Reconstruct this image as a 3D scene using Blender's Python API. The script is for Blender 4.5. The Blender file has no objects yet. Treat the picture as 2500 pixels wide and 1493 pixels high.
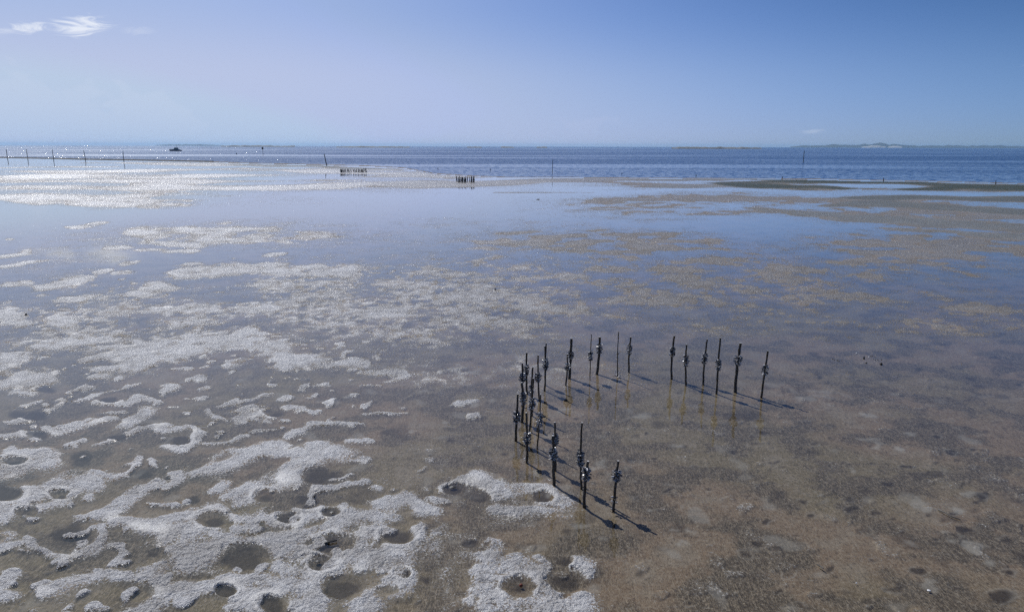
import bpy, math, random
import numpy as np
from mathutils import Vector, Matrix
random.seed(11)
R = math.radians
scene = bpy.context.scene
col = scene.collection

# ------------------------------------------------------------------ camera
W0, H0, F0 = 2500.0, 1493.0, 1700.0          # the photograph's frame, focal length in its pixels
CAM_H, HOR, ROLL = 8.0, 356.5, R(0.15)
PITCH = math.atan((H0/2 - HOR)/F0)
fwd = Vector((0, math.cos(PITCH), -math.sin(PITCH)))
r0, u0 = Vector((1, 0, 0)), Vector((0, math.sin(PITCH), math.cos(PITCH)))
right = r0*math.cos(ROLL) + u0*math.sin(ROLL)
up = u0*math.cos(ROLL) - r0*math.sin(ROLL)
cam_d = bpy.data.cameras.new('camera')
cam = bpy.data.objects.new('camera', cam_d); col.objects.link(cam)
m = Matrix((right, up, -fwd)).transposed().to_4x4(); m.translation = (0, 0, CAM_H)
cam.matrix_world = m
cam_d.sensor_fit = 'HORIZONTAL'; cam_d.sensor_width = 36; cam_d.lens = 36*F0/W0
cam_d.clip_start = 0.1; cam_d.clip_end = 120000
scene.camera = cam

# ------------------------------------------------------------------ light
SUN_EL, SUN_AZ = R(46.0), R(-36.5)             # azimuth from +Y towards +X
SUN_DIR = Vector((math.sin(SUN_AZ)*math.cos(SUN_EL), math.cos(SUN_AZ)*math.cos(SUN_EL), math.sin(SUN_EL)))
sun_d = bpy.data.lights.new('sun', 'SUN'); sun_d.energy = 4.2; sun_d.angle = R(0.53); sun_d.color = (1, .98, .95)
sun = bpy.data.objects.new('sun', sun_d); col.objects.link(sun)
sun.rotation_euler = SUN_DIR.to_track_quat('Z', 'Y').to_euler(); sun.location = (-30, 40, 60)
vs = scene.view_settings
scene.display_settings.display_device = 'sRGB'
vs.view_transform = 'Standard'; vs.look = 'None'; vs.exposure = 0.0; vs.gamma = 1; vs.use_curve_mapping = False
cy = scene.cycles
cy.max_bounces = 3; cy.diffuse_bounces = 1; cy.glossy_bounces = 2; cy.transparent_max_bounces = 6; cy.volume_bounces = 0
cy.use_denoising = False; cy.use_adaptive_sampling = True; cy.adaptive_threshold = 0.025
cy.sample_clamp_direct = 0; cy.sample_clamp_indirect = 4


class NT:
    """short-hand for node trees"""
    def __init__(s, tree): s.t = tree; tree.nodes.clear()
    def n(s, typ, ins=None, **props):
        nd = s.t.nodes.new(typ)
        for k, v in props.items(): setattr(nd, k, v)
        for k, v in (ins or {}).items(): s.put(nd.inputs[k], v)
        return nd
    def put(s, sock, v):
        if hasattr(v, 'node'): s.t.links.new(v, sock)
        elif hasattr(v, 'outputs'): s.t.links.new(v.outputs[0], sock)
        else:
            if sock.type == 'RGBA' and len(v) == 3: v = (*v, 1)
            sock.default_value = v
    def math(s, op, a, b=0.0, c=0.0, clamp=False):
        nd = s.n('ShaderNodeMath', operation=op, use_clamp=clamp)
        for i, v in enumerate((a, b, c)): s.put(nd.inputs[i], v)
        return nd.outputs[0]
    def vec(s, op, a, b=None, scale=None):
        nd = s.n('ShaderNodeVectorMath', operation=op)
        s.put(nd.inputs[0], a)
        if b is not None: s.put(nd.inputs[1], b)
        if scale is not None: s.put(nd.inputs['Scale'], scale)
        return nd.outputs['Value'] if op in ('LENGTH', 'DOT_PRODUCT', 'DISTANCE') else nd.outputs[0]
    def ramp(s, v, a, b, lo=0.0, hi=1.0, smooth=True):
        nd = s.n('ShaderNodeMapRange', interpolation_type='SMOOTHSTEP' if smooth else 'LINEAR', clamp=True)
        for k, x in zip(('Value', 'From Min', 'From Max', 'To Min', 'To Max'), (v, a, b, lo, hi)): s.put(nd.inputs[k], x)
        return nd.outputs[0]
    def mix(s, f, a, b, blend='MIX'):
        nd = s.n('ShaderNodeMix', data_type='RGBA', blend_type=blend)
        s.put(nd.inputs[0], f); s.put(nd.inputs[6], a); s.put(nd.inputs[7], b)
        return nd.outputs[2]
    def noise(s, co, scale, detail=2.0, rough=0.5, dist=0.0, out=0, dim='2D'):
        nd = s.n('ShaderNodeTexNoise', {'Vector': co, 'Scale': scale, 'Detail': detail, 'Roughness': rough, 'Distortion': dist}, noise_dimensions=dim)
        return nd.outputs[out]
    def mapping(s, co, scale=(1, 1, 1), rot=(0, 0, 0), loc=(0, 0, 0)):
        return s.n('ShaderNodeMapping', {'Vector': co, 'Scale': scale, 'Rotation': rot, 'Location': loc}).outputs[0]
    def attr(s, name): return s.n('ShaderNodeAttribute', attribute_name=name).outputs['Fac']
    def pos(s): return s.n('ShaderNodeNewGeometry').outputs['Position']


def px_dir(u, v):
    return right*((u - W0/2)/F0) + up*((H0/2 - v)/F0) + fwd
def px_az_el(u, v):
    d = px_dir(u, v).normalized()
    return math.atan2(d.x, d.y), math.asin(d.z)

# ------------------------------------------------------------------ sky
world = bpy.data.worlds.new('World'); scene.world = world; world.use_nodes = True
w = NT(world.node_tree)
sky = w.n('ShaderNodeTexSky', sky_type='NISHITA', sun_disc=False, sun_elevation=SUN_EL, sun_rotation=SUN_AZ,
          altitude=5, air_density=0.5, dust_density=1.5, ozone_density=8.0)
dirv = w.n('ShaderNodeTexCoord').outputs['Generated']
# the horizon's last degree is lost in sea haze: look the sky up a little higher there
w.put(sky.inputs['Vector'], w.vec('NORMALIZE', w.vec('ADD', dirv, (0, 0, 0.04))))
sep = w.n('ShaderNodeSeparateXYZ', {0: dirv})
az = w.math('ARCTAN2', sep.outputs[0], sep.outputs[1])
el = w.math('ARCSINE', sep.outputs[2])
co = w.n('ShaderNodeCombineXYZ', {0: az, 1: w.math('MULTIPLY', el, 1.7), 2: 0.37}).outputs[0]
# bank of far hazy cumulus low along the horizon
bill = w.noise(co, 26, 4, 0.55, 0.3)
heap = w.noise(w.n('ShaderNodeCombineXYZ', {0: w.math('ADD', az, -0.6), 1: 3.4, 2: 1.7}).outputs[0], 2.2, 2, 0.6)
top = w.ramp(heap, 0.36, 0.62, -0.02, 0.075, smooth=False)
body = w.math('SUBTRACT', w.math('ADD', top, w.math('MULTIPLY', w.math('SUBTRACT', bill, 0.5), 0.11)), el)
bank = w.math('MULTIPLY', w.ramp(body, -0.004, 0.03), w.ramp(el, 0.006, 0.05, 0.35, 1.0))
wis = None
wn = w.noise(w.mapping(co, (1.0, 2.4, 1), (0, 0, R(-14))), 30, 4, 0.62, 1.2)
for u, v, ru, rv, tilt, k in ((200, 66, 66, 22, 9, 1.0), (66, 68, 42, 13, 10, .85), (10, 78, 50, 9, 12, .4), (335, 76, 40, 10, 4, .2),
                              (1988, 321, 34, 6, 2, .22), (2650, 150, 90, 20, 6, .4)):
    a0, e0 = px_az_el(u, v)
    dx, dy = w.math('SUBTRACT', az, a0), w.math('SUBTRACT', el, e0)
    c_, s_ = math.cos(R(tilt)), math.sin(R(tilt))
    xx = w.math('MULTIPLY', w.math('ADD', w.math('MULTIPLY', dx, c_), w.math('MULTIPLY', dy, s_)), F0/ru)
    yy = w.math('MULTIPLY', w.math('SUBTRACT', w.math('MULTIPLY', dy, c_), w.math('MULTIPLY', dx, s_)), F0/rv)
    rr = w.math('SQRT', w.math('ADD', w.math('MULTIPLY', xx, xx), w.math('MULTIPLY', yy, yy)))
    d = w.math('MULTIPLY', w.ramp(w.math('ADD', w.math('SUBTRACT', 1.0, rr), w.math('MULTIPLY', w.math('SUBTRACT', wn, 0.5), 2.2)), 0.0, 1.1), k)
    d = w.math('MULTIPLY', d, w.ramp(rr, 1.5, 0.7))
    wis = d if wis is None else w.math('MAXIMUM', wis, d)
# the camera's response to the sky: one soft-shouldered curve for each channel
sp = w.n('ShaderNodeSeparateColor', {0: sky})
ch = [w.math('MULTIPLY', w.math('MAXIMUM', w.math('MULTIPLY', sp.outputs[i], 0.05*k_/m_), w.math('SUBTRACT', 1.0, w.math('EXPONENT', w.math('MULTIPLY', w.math('POWER', w.math('MULTIPLY', sp.outputs[i], 0.05/b_), g_), -1.0)))), m_*10)
      for i, (m_, g_, b_, k_) in enumerate(((.468, 2.15, .115, 1.6), (.552, 2.1, .148, 1.9), (.753, 3.0, .216, 2.1)))]
ch = [w.math('MINIMUM', c_, m_) for c_, m_ in zip(ch, (4.9, 5.8, 7.8))]
hi, lo = w.ramp(el, 0.085, 0.19, 0.0, 1.0), w.ramp(el, 0.0, 0.09, 0.0, 1.0)
for i, (a_, b_) in enumerate(((.07, -.24), (.04, -.12), (.0, -.02))):
    ch[i] = w.math('MULTIPLY', ch[i], w.math('ADD', 1.0, w.math('ADD', w.math('MULTIPLY', lo, a_), w.math('MULTIPLY', hi, b_))))
skyc = w.n('ShaderNodeCombineColor', {0: ch[0], 1: ch[1], 2: ch[2]}).outputs[0]
lit = w.ramp(body, 0.0, 0.03, 1.0, 0.45)          # bright sun-side rims, greyer bodies
c1 = w.vec('ADD', skyc, w.vec('SCALE', (0.50, 0.34, 0.24), scale=w.math('MULTIPLY', bank, lit)))
c2 = w.mix(w.math('MULTIPLY', wis, 0.72), c1, (9.2, 9.5, 10.0))
bg = w.n('ShaderNodeBackground', {'Color': c2, 'Strength': 0.10})
w.n('ShaderNodeOutputWorld', {'Surface': bg})


# ------------------------------------------------------------------ helpers
def at(u, v, z=0.0):
    """the point of the level z that stands at this place of the photograph"""
    d = px_dir(u, v); t = (z - CAM_H)/d.z
    return Vector((d.x*t, d.y*t, z))
def at_depth(u, v, y):
    d = px_dir(u, v); t = y/d.y
    return Vector((d.x*t, y, CAM_H + d.z*t))

class MB:
    def __init__(s): s.v, s.f = [], []
    def add(s, vs, fs):
        o = len(s.v); s.v += [tuple(x) for x in vs]; s.f += [tuple(i + o for i in f) for f in fs]
    def box(s, c, d, M=None):
        x, y, z = d[0]/2, d[1]/2, d[2]/2
        p = [Vector((sx*x, sy*y, sz*z)) for sx in (-1, 1) for sy in (-1, 1) for sz in (-1, 1)]
        if M is not None: p = [M @ q for q in p]
        s.add([Vector(c) + q for q in p], [(0, 1, 3, 2), (4, 6, 7, 5), (0, 4, 5, 1), (2, 3, 7, 6), (0, 2, 6, 4), (1, 5, 7, 3)])
    def tube(s, pts, rad, n=8, jit=0.0, caps=(True, True), rnd=random):
        pts = [Vector(p) for p in pts]; rings = []
        for i, p in enumerate(pts):
            t = (pts[min(i+1, len(pts)-1)] - pts[max(i-1, 0)]).normalized()
            a = t.cross(Vector((0.31, 0.95, 0.07))).normalized(); b = t.cross(a)
            r = rad[i] if hasattr(rad, '__len__') else rad
            rings.append([p + (a*math.cos(k*2*math.pi/n) + b*math.sin(k*2*math.pi/n))*r*(1 + rnd.uniform(-jit, jit)) for k in range(n)])
        vs = [q for rg in rings for q in rg]
        fs = [(i*n + k, i*n + (k+1) % n, (i+1)*n + (k+1) % n, (i+1)*n + k) for i in range(len(pts)-1) for k in range(n)]
        if caps[0]: fs.append(tuple(range(n-1, -1, -1)))
        if caps[1]: fs.append(tuple((len(pts)-1)*n + k for k in range(n)))
        s.add(vs, fs)
    def mesh(s, name, smooth=False):
        me = bpy.data.meshes.new(name); me.from_pydata(s.v, [], s.f); me.update()
        if smooth: me.polygons.foreach_set('use_smooth', [True]*len(me.polygons))
        return me

def obj(name, me, mat=None, parent=None, loc=None):
    o = bpy.data.objects.new(name, me); col.objects.link(o)
    if mat is not None and me is not None and not me.materials: me.materials.append(mat)
    if parent is not None: o.parent = parent
    if loc is not None: o.location = loc
    return o
def tag(o, label=None, cat=None, group=None, kind=None):
    if label: o['label'] = label
    if cat: o['category'] = cat
    if group: o['group'] = group
    if kind: o['kind'] = kind
    return o
def empty(name, loc):
    o = bpy.data.objects.new(name, None); col.objects.link(o); o.location = loc; o.empty_display_size = .3
    return o

# gradient noise on arrays
_rs = np.random.RandomState(5)
_perm = np.concatenate([_rs.permutation(512)]*2).astype(np.int32)
_ga = _rs.uniform(0, 2*np.pi, 512); _gx, _gy = np.cos(_ga).astype(np.float32), np.sin(_ga).astype(np.float32)
def perlin(x, y, seed=0):
    xi, yi = np.floor(x), np.floor(y)
    fx, fy = (x - xi).astype(np.float32), (y - yi).astype(np.float32)
    xi = xi.astype(np.int64) + seed*57; yi = yi.astype(np.int64) + seed*131
    def g(ix, iy, dx, dy):
        h = _perm[_perm[ix & 511] + (iy & 511)]
        return _gx[h]*dx + _gy[h]*dy
    sx, sy = fx*fx*fx*(fx*(fx*6-15)+10), fy*fy*fy*(fy*(fy*6-15)+10)
    a = g(xi, yi, fx, fy); b = g(xi+1, yi, fx-1, fy); c = g(xi, yi+1, fx, fy-1); d = g(xi+1, yi+1, fx-1, fy-1)
    return ((a + (b-a)*sx)*(1-sy) + (c + (d-c)*sx)*sy)*1.5
def sstep(a, b, x):
    t = np.clip((x-a)/(b-a), 0, 1); return t*t*(3-2*t)

# ------------------------------------------------------------------ materials
def new_mat(name):
    mt = bpy.data.materials.new(name); mt.use_nodes = True
    return mt, NT(mt.node_tree)
def emergent(n, p):
    """how far fine grains of mud stand out of the water: shared by the mud and the water sheet"""
    e = n.attr('e')
    g1 = n.noise(p, 1.4, 4, 0.72)
    g2 = n.noise(p, 19.0, 2, 0.65)
    q = n.math('ADD', e, n.math('ADD', n.math('MULTIPLY', n.math('SUBTRACT', g1, 0.5), 1.5), n.math('MULTIPLY', n.math('SUBTRACT', g2, 0.5), 2.7)))
    return n.ramp(q, -0.10, 0.12), q

def build_mud():
    mt, n = new_mat('tidal_mud')
    p = n.pos(); flat = n.mapping(p, (1, 1, 0))
    em, q = emergent(n, p)
    margin = n.ramp(q, 0.05, 0.42, 1.0, 0.0)          # wet just above the waterline
    pale, dark, olive = n.attr('pale'), n.attr('dark'), n.attr('olive')
    # drowned bed: brown silt with a felt of sea grass
    big, mid = n.attr('tone'), n.attr('mott')
    fib1 = n.noise(n.mapping(flat, (34, 5, 1), (0, 0, R(38))), 1.0, 2, 0.65, 1.8)
    fib2 = n.noise(n.mapping(flat, (30, 6, 1), (0, 0, R(-24)), (7, 3, 0)), 1.0, 2, 0.65, 1.8)
    fib = n.math('MAXIMUM', n.ramp(fib1, 0.5, 0.72), n.ramp(fib2, 0.5, 0.72))
    bed = n.mix(n.ramp(big, 0.42, 0.60), (0.194, 0.142, 0.100), (0.160, 0.133, 0.084))
    bed = n.mix(n.ramp(mid, 0.43, 0.60, 0.0, 0.9), bed, (0.068, 0.056, 0.042))
    bed = n.mix(n.ramp(mid, 0.40, 0.28, 0.0, 0.5), bed, (0.25, 0.22, 0.185))
    bed = n.mix(n.math('MULTIPLY', fib, 0.8), bed, (0.32, 0.268, 0.21))
    bed = n.mix(n.ramp(n.math('MULTIPLY', fib1, fib2), 0.20, 0.12, 0.0, 0.55), bed, (0.055, 0.050, 0.034))
    speck = n.noise(flat, 11, 3, 0.74)
    bed = n.mix(n.ramp(speck, 0.56, 0.74, 0, 0.6), bed, (0.33, 0.30, 0.265))
    bed = n.mix(n.ramp(speck, 0.44, 0.28, 0, 0.6), bed, (0.045, 0.040, 0.036))
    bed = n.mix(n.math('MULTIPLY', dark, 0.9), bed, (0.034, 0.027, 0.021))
    # bare mud
    bare = n.mix(n.ramp(n.noise(flat, 2.3, 4, 0.65), 0.35, 0.7), (0.45, 0.44, 0.43), (0.33, 0.315, 0.30))
    bare = n.mix(n.ramp(n.noise(flat, 21, 2, 0.6), 0.42, 0.30, 0, 0.6), bare, (0.10, 0.09, 0.08))
    bare = n.mix(n.math('MULTIPLY', margin, 0.5), bare, (0.13, 0.118, 0.105))
    bare = n.mix(pale, bare, (0.36, 0.35, 0.335))
    bare = n.mix(n.ramp(mid, 0.46, 0.64, 0.0, 0.55), bare, (0.20, 0.182, 0.16))
    bare = n.mix(n.ramp(big, 0.52, 0.40, 0.0, 0.35), bare, (0.52, 0.51, 0.50))
    bare = n.mix(n.math('MULTIPLY', n.attr('tan'), n.math('MULTIPLY', n.ramp(olive, 0, .6, 1.0, 0.4), 0.75)), bare, n.mix(n.noise(flat, 3.0, 2, .6), (0.085, 0.071, 0.052), (0.185, 0.155, 0.115)))
    crev = n.noise(flat, 4.5, 3, 0.72)
    bare = n.mix(n.ramp(crev, 0.55, 0.72, 0.0, 0.5), bare, (0.115, 0.102, 0.09))
    bare = n.mix(olive, bare, n.mix(n.noise(flat, 1.3, 4, 0.7), (0.036, 0.042, 0.014), (0.075, 0.072, 0.034)))
    bed = n.mix(n.ramp(q, -0.60, 0.0, 0.0, 0.40), bed, (0.21, 0.19, 0.175))
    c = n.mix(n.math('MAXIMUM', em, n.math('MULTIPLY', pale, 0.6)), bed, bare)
    # crumbly relief
    vor = n.n('ShaderNodeTexVoronoi', {'Vector': flat, 'Scale': 10.0}, feature='F1', voronoi_dimensions='2D')
    rel = n.math('SUBTRACT', n.noise(flat, 9, 4, 0.68), n.math('MULTIPLY', vor.outputs['Distance'], n.ramp(n.attr('mott'), .40, .62, 0.0, 0.30)))
    rough_amt = n.math('MULTIPLY', n.math('SUBTRACT', 1.0, n.math('MULTIPLY', pale, 0.7)), n.ramp(em, 0, 1, 0.12, 1.0))
    bump = n.n('ShaderNodeBump', {'Height': rel, 'Distance': n.math('MULTIPLY', rough_amt, 0.095), 'Strength': 1.0}).outputs[0]
    # wet facets, also where the relief is finer than a pixel
    fac = n.vec('SUBTRACT', n.noise(flat, 22, 2, 0.65, out=1), (0.5, 0.5, 0.5))
    fac = n.vec('MULTIPLY', fac, (1.0, 1.0, 0.0))
    nrm = n.vec('NORMALIZE', n.vec('ADD', bump, n.vec('SCALE', fac, scale=n.math('MULTIPLY', rough_amt, 0.56))))
    b = n.n('ShaderNodeBsdfPrincipled', {'Base Color': c, 'Roughness': n.math('SUBTRACT', n.math('ADD', 0.85, n.math('MULTIPLY', pale, 0.14)), n.math('MULTIPLY', em, n.math('ADD', 0.50, n.math('MULTIPLY', margin, 0.10)))),
            'Specular IOR Level': n.math('ADD', 0.05, n.math('MULTIPLY', n.math('MULTIPLY', em, n.math('MULTIPLY', n.math('SUBTRACT', 1.0, n.math('MULTIPLY', n.attr('tan'), 0.7)), n.math('SUBTRACT', 1.0, n.math('MULTIPLY', olive, 1.0)))), 0.95)), 'IOR': 1.45, 'Normal': nrm})
    n.n('ShaderNodeOutputMaterial', {'Surface': b})
    return mt

def build_shallow():
    mt, n = new_mat('shallow_water')
    p = n.pos(); flat = n.mapping(p, (1, 1, 0))
    em, q = emergent(n, p)
    rp = n.vec('SUBTRACT', n.noise(n.mapping(flat, (1, 1.6, 1), (0, 0, R(20))), 3.2, 2, 0.6, out=1), (0.5, 0.5, 0.5))
    calm = n.ramp(n.attr('calm'), 0.4, 0.65, 0.006, 0.028)
    nrm = n.vec('NORMALIZE', n.vec('ADD', (0, 0, 1), n.vec('SCALE', n.vec('MULTIPLY', rp, (1, 1, 0)), scale=calm)))
    fr = n.n('ShaderNodeFresnel', {'IOR': 1.34, 'Normal': nrm}).outputs[0]
    gl = n.n('ShaderNodeBsdfGlossy', {'Color': (1, 1, 1), 'Roughness': 0.035, 'Normal': nrm}).outputs[0]
    tr = n.n('ShaderNodeBsdfTransparent', {'Color': (0.93, 0.93, 0.90)}).outputs[0]
    tr2 = n.n('ShaderNodeBsdfTransparent').outputs[0]
    fr = n.math('ADD', fr, n.math('MULTIPLY', n.math('MULTIPLY', n.math('MULTIPLY', fr, fr), n.math('SUBTRACT', 1.0, fr)), 1.4))   # mirrored sky light boosted above plain Fresnel where the view is shallow
    ws = n.n('ShaderNodeMixShader', {0: fr, 1: tr, 2: gl}).outputs[0]
    o = n.n('ShaderNodeMixShader', {0: em, 1: ws, 2: tr2}).outputs[0]
    n.n('ShaderNodeOutputMaterial', {'Surface': o})
    return mt

def build_sea():
    mt, n = new_mat('sea_water')
    p = n.pos(); flat = n.mapping(p, (1, 1, 0))
    wv = n.vec('SUBTRACT', n.noise(n.mapping(flat, (1, .75, 1), (0, 0, R(-12))), 0.45, 3, 0.62, out=1), (0.5, 0.5, 0.5))
    streak = n.noise(n.mapping(flat, (0.0016, 0.012, 1), (0, 0, R(2))), 1.0, 4, 0.6)
    near = n.ramp(n.vec('LENGTH', flat), 150, 420, 0.45, 1.0)
    amp = n.math('MULTIPLY', n.ramp(streak, 0.36, 0.56, 0.30, 1.0), near)
    nrm = n.vec('NORMALIZE', n.vec('ADD', (0, 0, 1), n.vec('SCALE', n.vec('MULTIPLY', wv, (1, 1, 0)), scale=n.math('MULTIPLY', amp, 1.9))))
    fr = n.n('ShaderNodeFresnel', {'IOR': 1.333, 'Normal': nrm}).outputs[0]
    gl = n.n('ShaderNodeBsdfGlossy', {'Color': (1, 1, 1), 'Roughness': 0.15, 'Normal': nrm}).outputs[0]
    deep = n.n('ShaderNodeBsdfDiffuse', {'Color': (0.010, 0.045, 0.135)}).outputs[0]
    # wave backs hide from a low viewpoint: choppy water mirrors less of the low sky than a flat sheet
    b = n.n('ShaderNodeMixShader', {0: n.math('MULTIPLY', fr, n.ramp(amp, 0.2, 1.0, 0.92, 0.66)), 1: deep, 2: gl}).outputs[0]
    n.n('ShaderNodeOutputMaterial', {'Surface': b})
    return mt

def simple_mat(name, c1, c2, scale=8, rough=0.7, bump=0.0, spec=0.4, island=False, stretch=(1, 1, 1)):
    mt, n = new_mat(name)
    oc = n.mapping(n.n('ShaderNodeTexCoord').outputs['Object'], stretch)
    f = n.n('ShaderNodeNewGeometry').outputs['Random Per Island'] if island else n.ramp(n.noise(oc, scale, 5, 0.65, dim='3D'), 0.3, 0.7)
    c = n.mix(f, c1, c2)
    ins = {'Base Color': c, 'Roughness': rough, 'Specular IOR Level': spec}
    if bump:
        ins['Normal'] = n.n('ShaderNodeBump', {'Height': n.noise(oc, scale*2.5, 4, 0.7, dim='3D'), 'Distance': bump, 'Strength': 0.8}).outputs[0]
    n.n('ShaderNodeOutputMaterial', {'Surface': n.n('ShaderNodeBsdfPrincipled', ins)})
    return mt
M_mud, M_shallow, M_sea = build_mud(), build_shallow(), build_sea()
M_wood = simple_mat('wet_black_timber', (0.012, 0.011, 0.011), (0.045, 0.038, 0.033), 22, 0.55, 0.006, stretch=(1, 1, .25))
M_cut = simple_mat('sun_glint_cut_end', (0.34, 0.33, 0.32), (0.52, 0.51, 0.50), 40, 0.5)  # cut wood with the tops' sun glint put into its pale colour
M_pile = simple_mat('tarred_pile', (0.012, 0.013, 0.016), (0.03, 0.03, 0.034), 3, 0.6)
M_oyster = None
def build_oyster():
    mt, n = new_mat('oyster_shell')
    rnd = n.n('ShaderNodeNewGeometry').outputs['Random Per Island']
    c = n.mix(n.ramp(rnd, 0.15, 0.95), (0.05, 0.049, 0.050), (0.75, 0.74, 0.75))
    c = n.mix(n.ramp(n.noise(n.n('ShaderNodeTexCoord').outputs['Object'], 70, 3, dim='3D'), 0.42, 0.75, 0.0, 0.6), c, (0.04, 0.036, 0.032))
    b = n.n('ShaderNodeBsdfPrincipled', {'Base Color': c, 'Roughness': 0.26, 'Specular IOR Level': 0.6})
    n.n('ShaderNodeOutputMaterial', {'Surface': b})
    return mt
M_oyster = build_oyster()
M_oyster_far = simple_mat('dark_oyster_shell', (.012, .012, .014), (.07, .068, .066), 1, .6, island=True)  # darker shell colour for the distant clusters

# ------------------------------------------------------------------ the tidal flat
SHORE = [(-1500, 380), (-400, 383), (0, 385), (300, 391), (420, 393), (520, 396), (640, 400), (790, 403), (900, 406), (990, 411), (1060, 424),
         (1150, 430), (1250, 434), (1400, 434), (1700, 436), (2000, 438), (2300, 444), (2500, 449), (2900, 455), (4200, 470)]
# mud that stands clear of the water: (points along it), half width; positions as in the photograph
BANKS = """
60,1103 110,1118 ;34|0,1150 60,1142 115,1133 ;34|0,1262 60,1215 130,1195 205,1178 ;38|95,1245 140,1225 ;22|193,1206 ;22
232,1155 255,1163 290,1152 318,1130 325,1120 ;9|365,1125 372,1135 ;10|430,1150 446,1168 412,1188 ;20|240,1262 290,1232 340,1192 385,1172 ;28|385,1228 435,1225 ;9
500,1152 560,1132 620,1106 690,1090 ;25|540,1182 545,1195 ;20|290,1278 350,1280 430,1262 540,1236 ;26|400,1292 470,1300 ;58|460,1345 520,1325 ;50
400,1372 380,1402 420,1440 350,1492 ;36|470,1380 500,1350 ;36|568,1262 590,1272 560,1290 ;18|370,1492 430,1444 500,1432 560,1412 ;24
90,1318 108,1345 150,1357 200,1346 235,1316 252,1290 ;16|120,1442 170,1416 240,1391 315,1392 ;22|10,1318 30,1308 ;28|5,1405 40,1390 ;20|0,1435 20,1440 ;22|90,1492 155,1480 ;15
600,1212 640,1187 700,1166 760,1132 810,1110 ;40|770,1188 830,1180 885,1164 ;10|868,1130 880,1122 ;14|900,1180 ;15
635,1262 700,1252 760,1242 848,1262 ;36|640,1312 720,1302 800,1287 858,1266 ;36|670,1335 740,1352 770,1372 ;50|700,1380 800,1400 ;46
930,1228 1000,1214 1042,1242 ;36|905,1300 885,1340 860,1365 ;28|1020,1292 1034,1330 1000,1355 ;22|880,1262 940,1262 ;22|870,1372 930,1372 995,1356 ;44
1002,1402 965,1440 ;26|905,1472 880,1492 ;34|600,1422 680,1432 750,1442 765,1490 ;48|540,1420 600,1440 620,1490 ;34|640,1480 560,1492 ;24
1085,1176 1150,1168 1210,1200 1290,1180 1345,1182 1372,1212 ;30|1218,1232 1290,1250 1345,1238 ;26|1060,1205 1085,1215 ;16
1192,1342 1195,1400 1180,1452 1200,1492 ;26|1240,1385 1300,1385 1325,1430 1240,1460 1215,1425 ;30|1230,1475 1330,1465 1400,1452 1420,1492 ;42|1312,1368 ;20|1428,1368 1445,1380 ;28
20,930 80,925 128,919 ;24|25,952 70,962 ;22|320,882 400,852 500,836 600,831 655,842 ;46|400,760 500,750 645,752 ;26|450,668 600,655 720,655 850,670 ;34
330,717 412,722 ;16|390,700 ;26|100,702 160,690 218,680 ;17|20,696 72,690 ;13|100,725 180,731 ;15|138,800 150,790 ;40|200,812 272,790 ;26|18,766 52,790 ;22
30,870 100,842 175,840 ;18|0,892 62,872 ;14|200,836 284,825 ;15|280,812 425,796 ;20|190,880 262,870 ;11|668,874 760,886 842,886 ;22|370,893 ;13|442,882 ;12|565,885 580,880 ;14
240,908 255,904 ;14|492,922 ;17|495,948 510,944 ;16|412,950 422,942 ;18|205,950 228,943 ;17|195,982 250,962 305,944 ;7|240,986 290,986 330,970 372,976 ;13
40,1026 90,1020 130,1002 162,980 ;12|25,994 92,978 ;9|0,1066 80,1056 112,1055 180,1040 272,1018 ;14|300,1042 330,1020 352,1000 ;21|150,1092 205,1074 ;10
240,1092 300,1070 350,1052 402,1042 ;10|380,1056 450,1040 502,1046 490,1066 450,1092 400,1090 ;11|40,1100 105,1104 ;28|550,988 600,976 642,965 ;10|590,1018 620,1000 642,1014 ;28
680,982 712,970 ;6|690,998 742,995 ;12|505,1000 520,1010 548,1018 ;11|510,1076 560,1082 602,1064 ;9|620,1053 652,1056 ;11|710,1068 760,1046 820,1038 874,1040 ;13
560,1112 640,1100 700,1108 ;24|730,1112 790,1090 ;22|850,1082 885,1075 ;12|890,1002 985,1006 ;9|930,925 975,912 ;14|885,912 960,905 ;9|845,895 900,890 ;12
1120,985 1160,975 ;12|1165,1025 1180,1010 ;8|700,900 ;7|800,950 ;6|250,1010 300,1005 ;5|560,1045 ;7
0,628 60,620 ;12|0,650 70,640 ;11|300,645 330,640 ;9|240,665 270,660 ;10|450,645 480,642 ;8|570,628 ;9|660,622 690,618 ;9|290,668 320,664 ;10|320,690 ;10|280,705 ;8
180,555 250,545 ;14|320,570 420,560 500,566 600,560 ;20|360,590 470,600 ;22|350,612 460,612 ;14|500,590 580,585 ;20|270,606 300,604 ;14|620,585 700,590 ;16|60,612 ;10|20,585 ;9
"""
PITS = """20,1202 45;70,1250 28;145,1207 26;410,1163 9;518,1267 42;175,1302 66;600,1362 68;783,1160 50;660,1207 34;745,1216 44;700,1259 33;808,1250 25
805,1325 46;786,1373 40;971,1312 45;840,1430 58;665,1478 36;1108,1190 29;1168,1212 30;1330,1208 30;1265,1423 36;1385,1412 56;1378,1362 28;40,1125 30;40,1005 36
90,1013 34;285,1068 26;440,1072 30;670,1008 28;350,1150 36;265,975 26;120,950 30;1145,1330 20;985,1400 22;552,1440 28;475,1215 24;380,1345 26;90,1060 30;200,1120 40"""
SMOOTH = "700,1259 52;786,1373 78;1108,1190 46;1150,1178 40;665,1470 52;560,1432 46;690,1170 52;1265,1423 56;150,1352 40;400,1292 46;870,1395 40;150,985 20;640,1015 26;350,1290 30;808,1250 40;470,1045 22"
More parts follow.
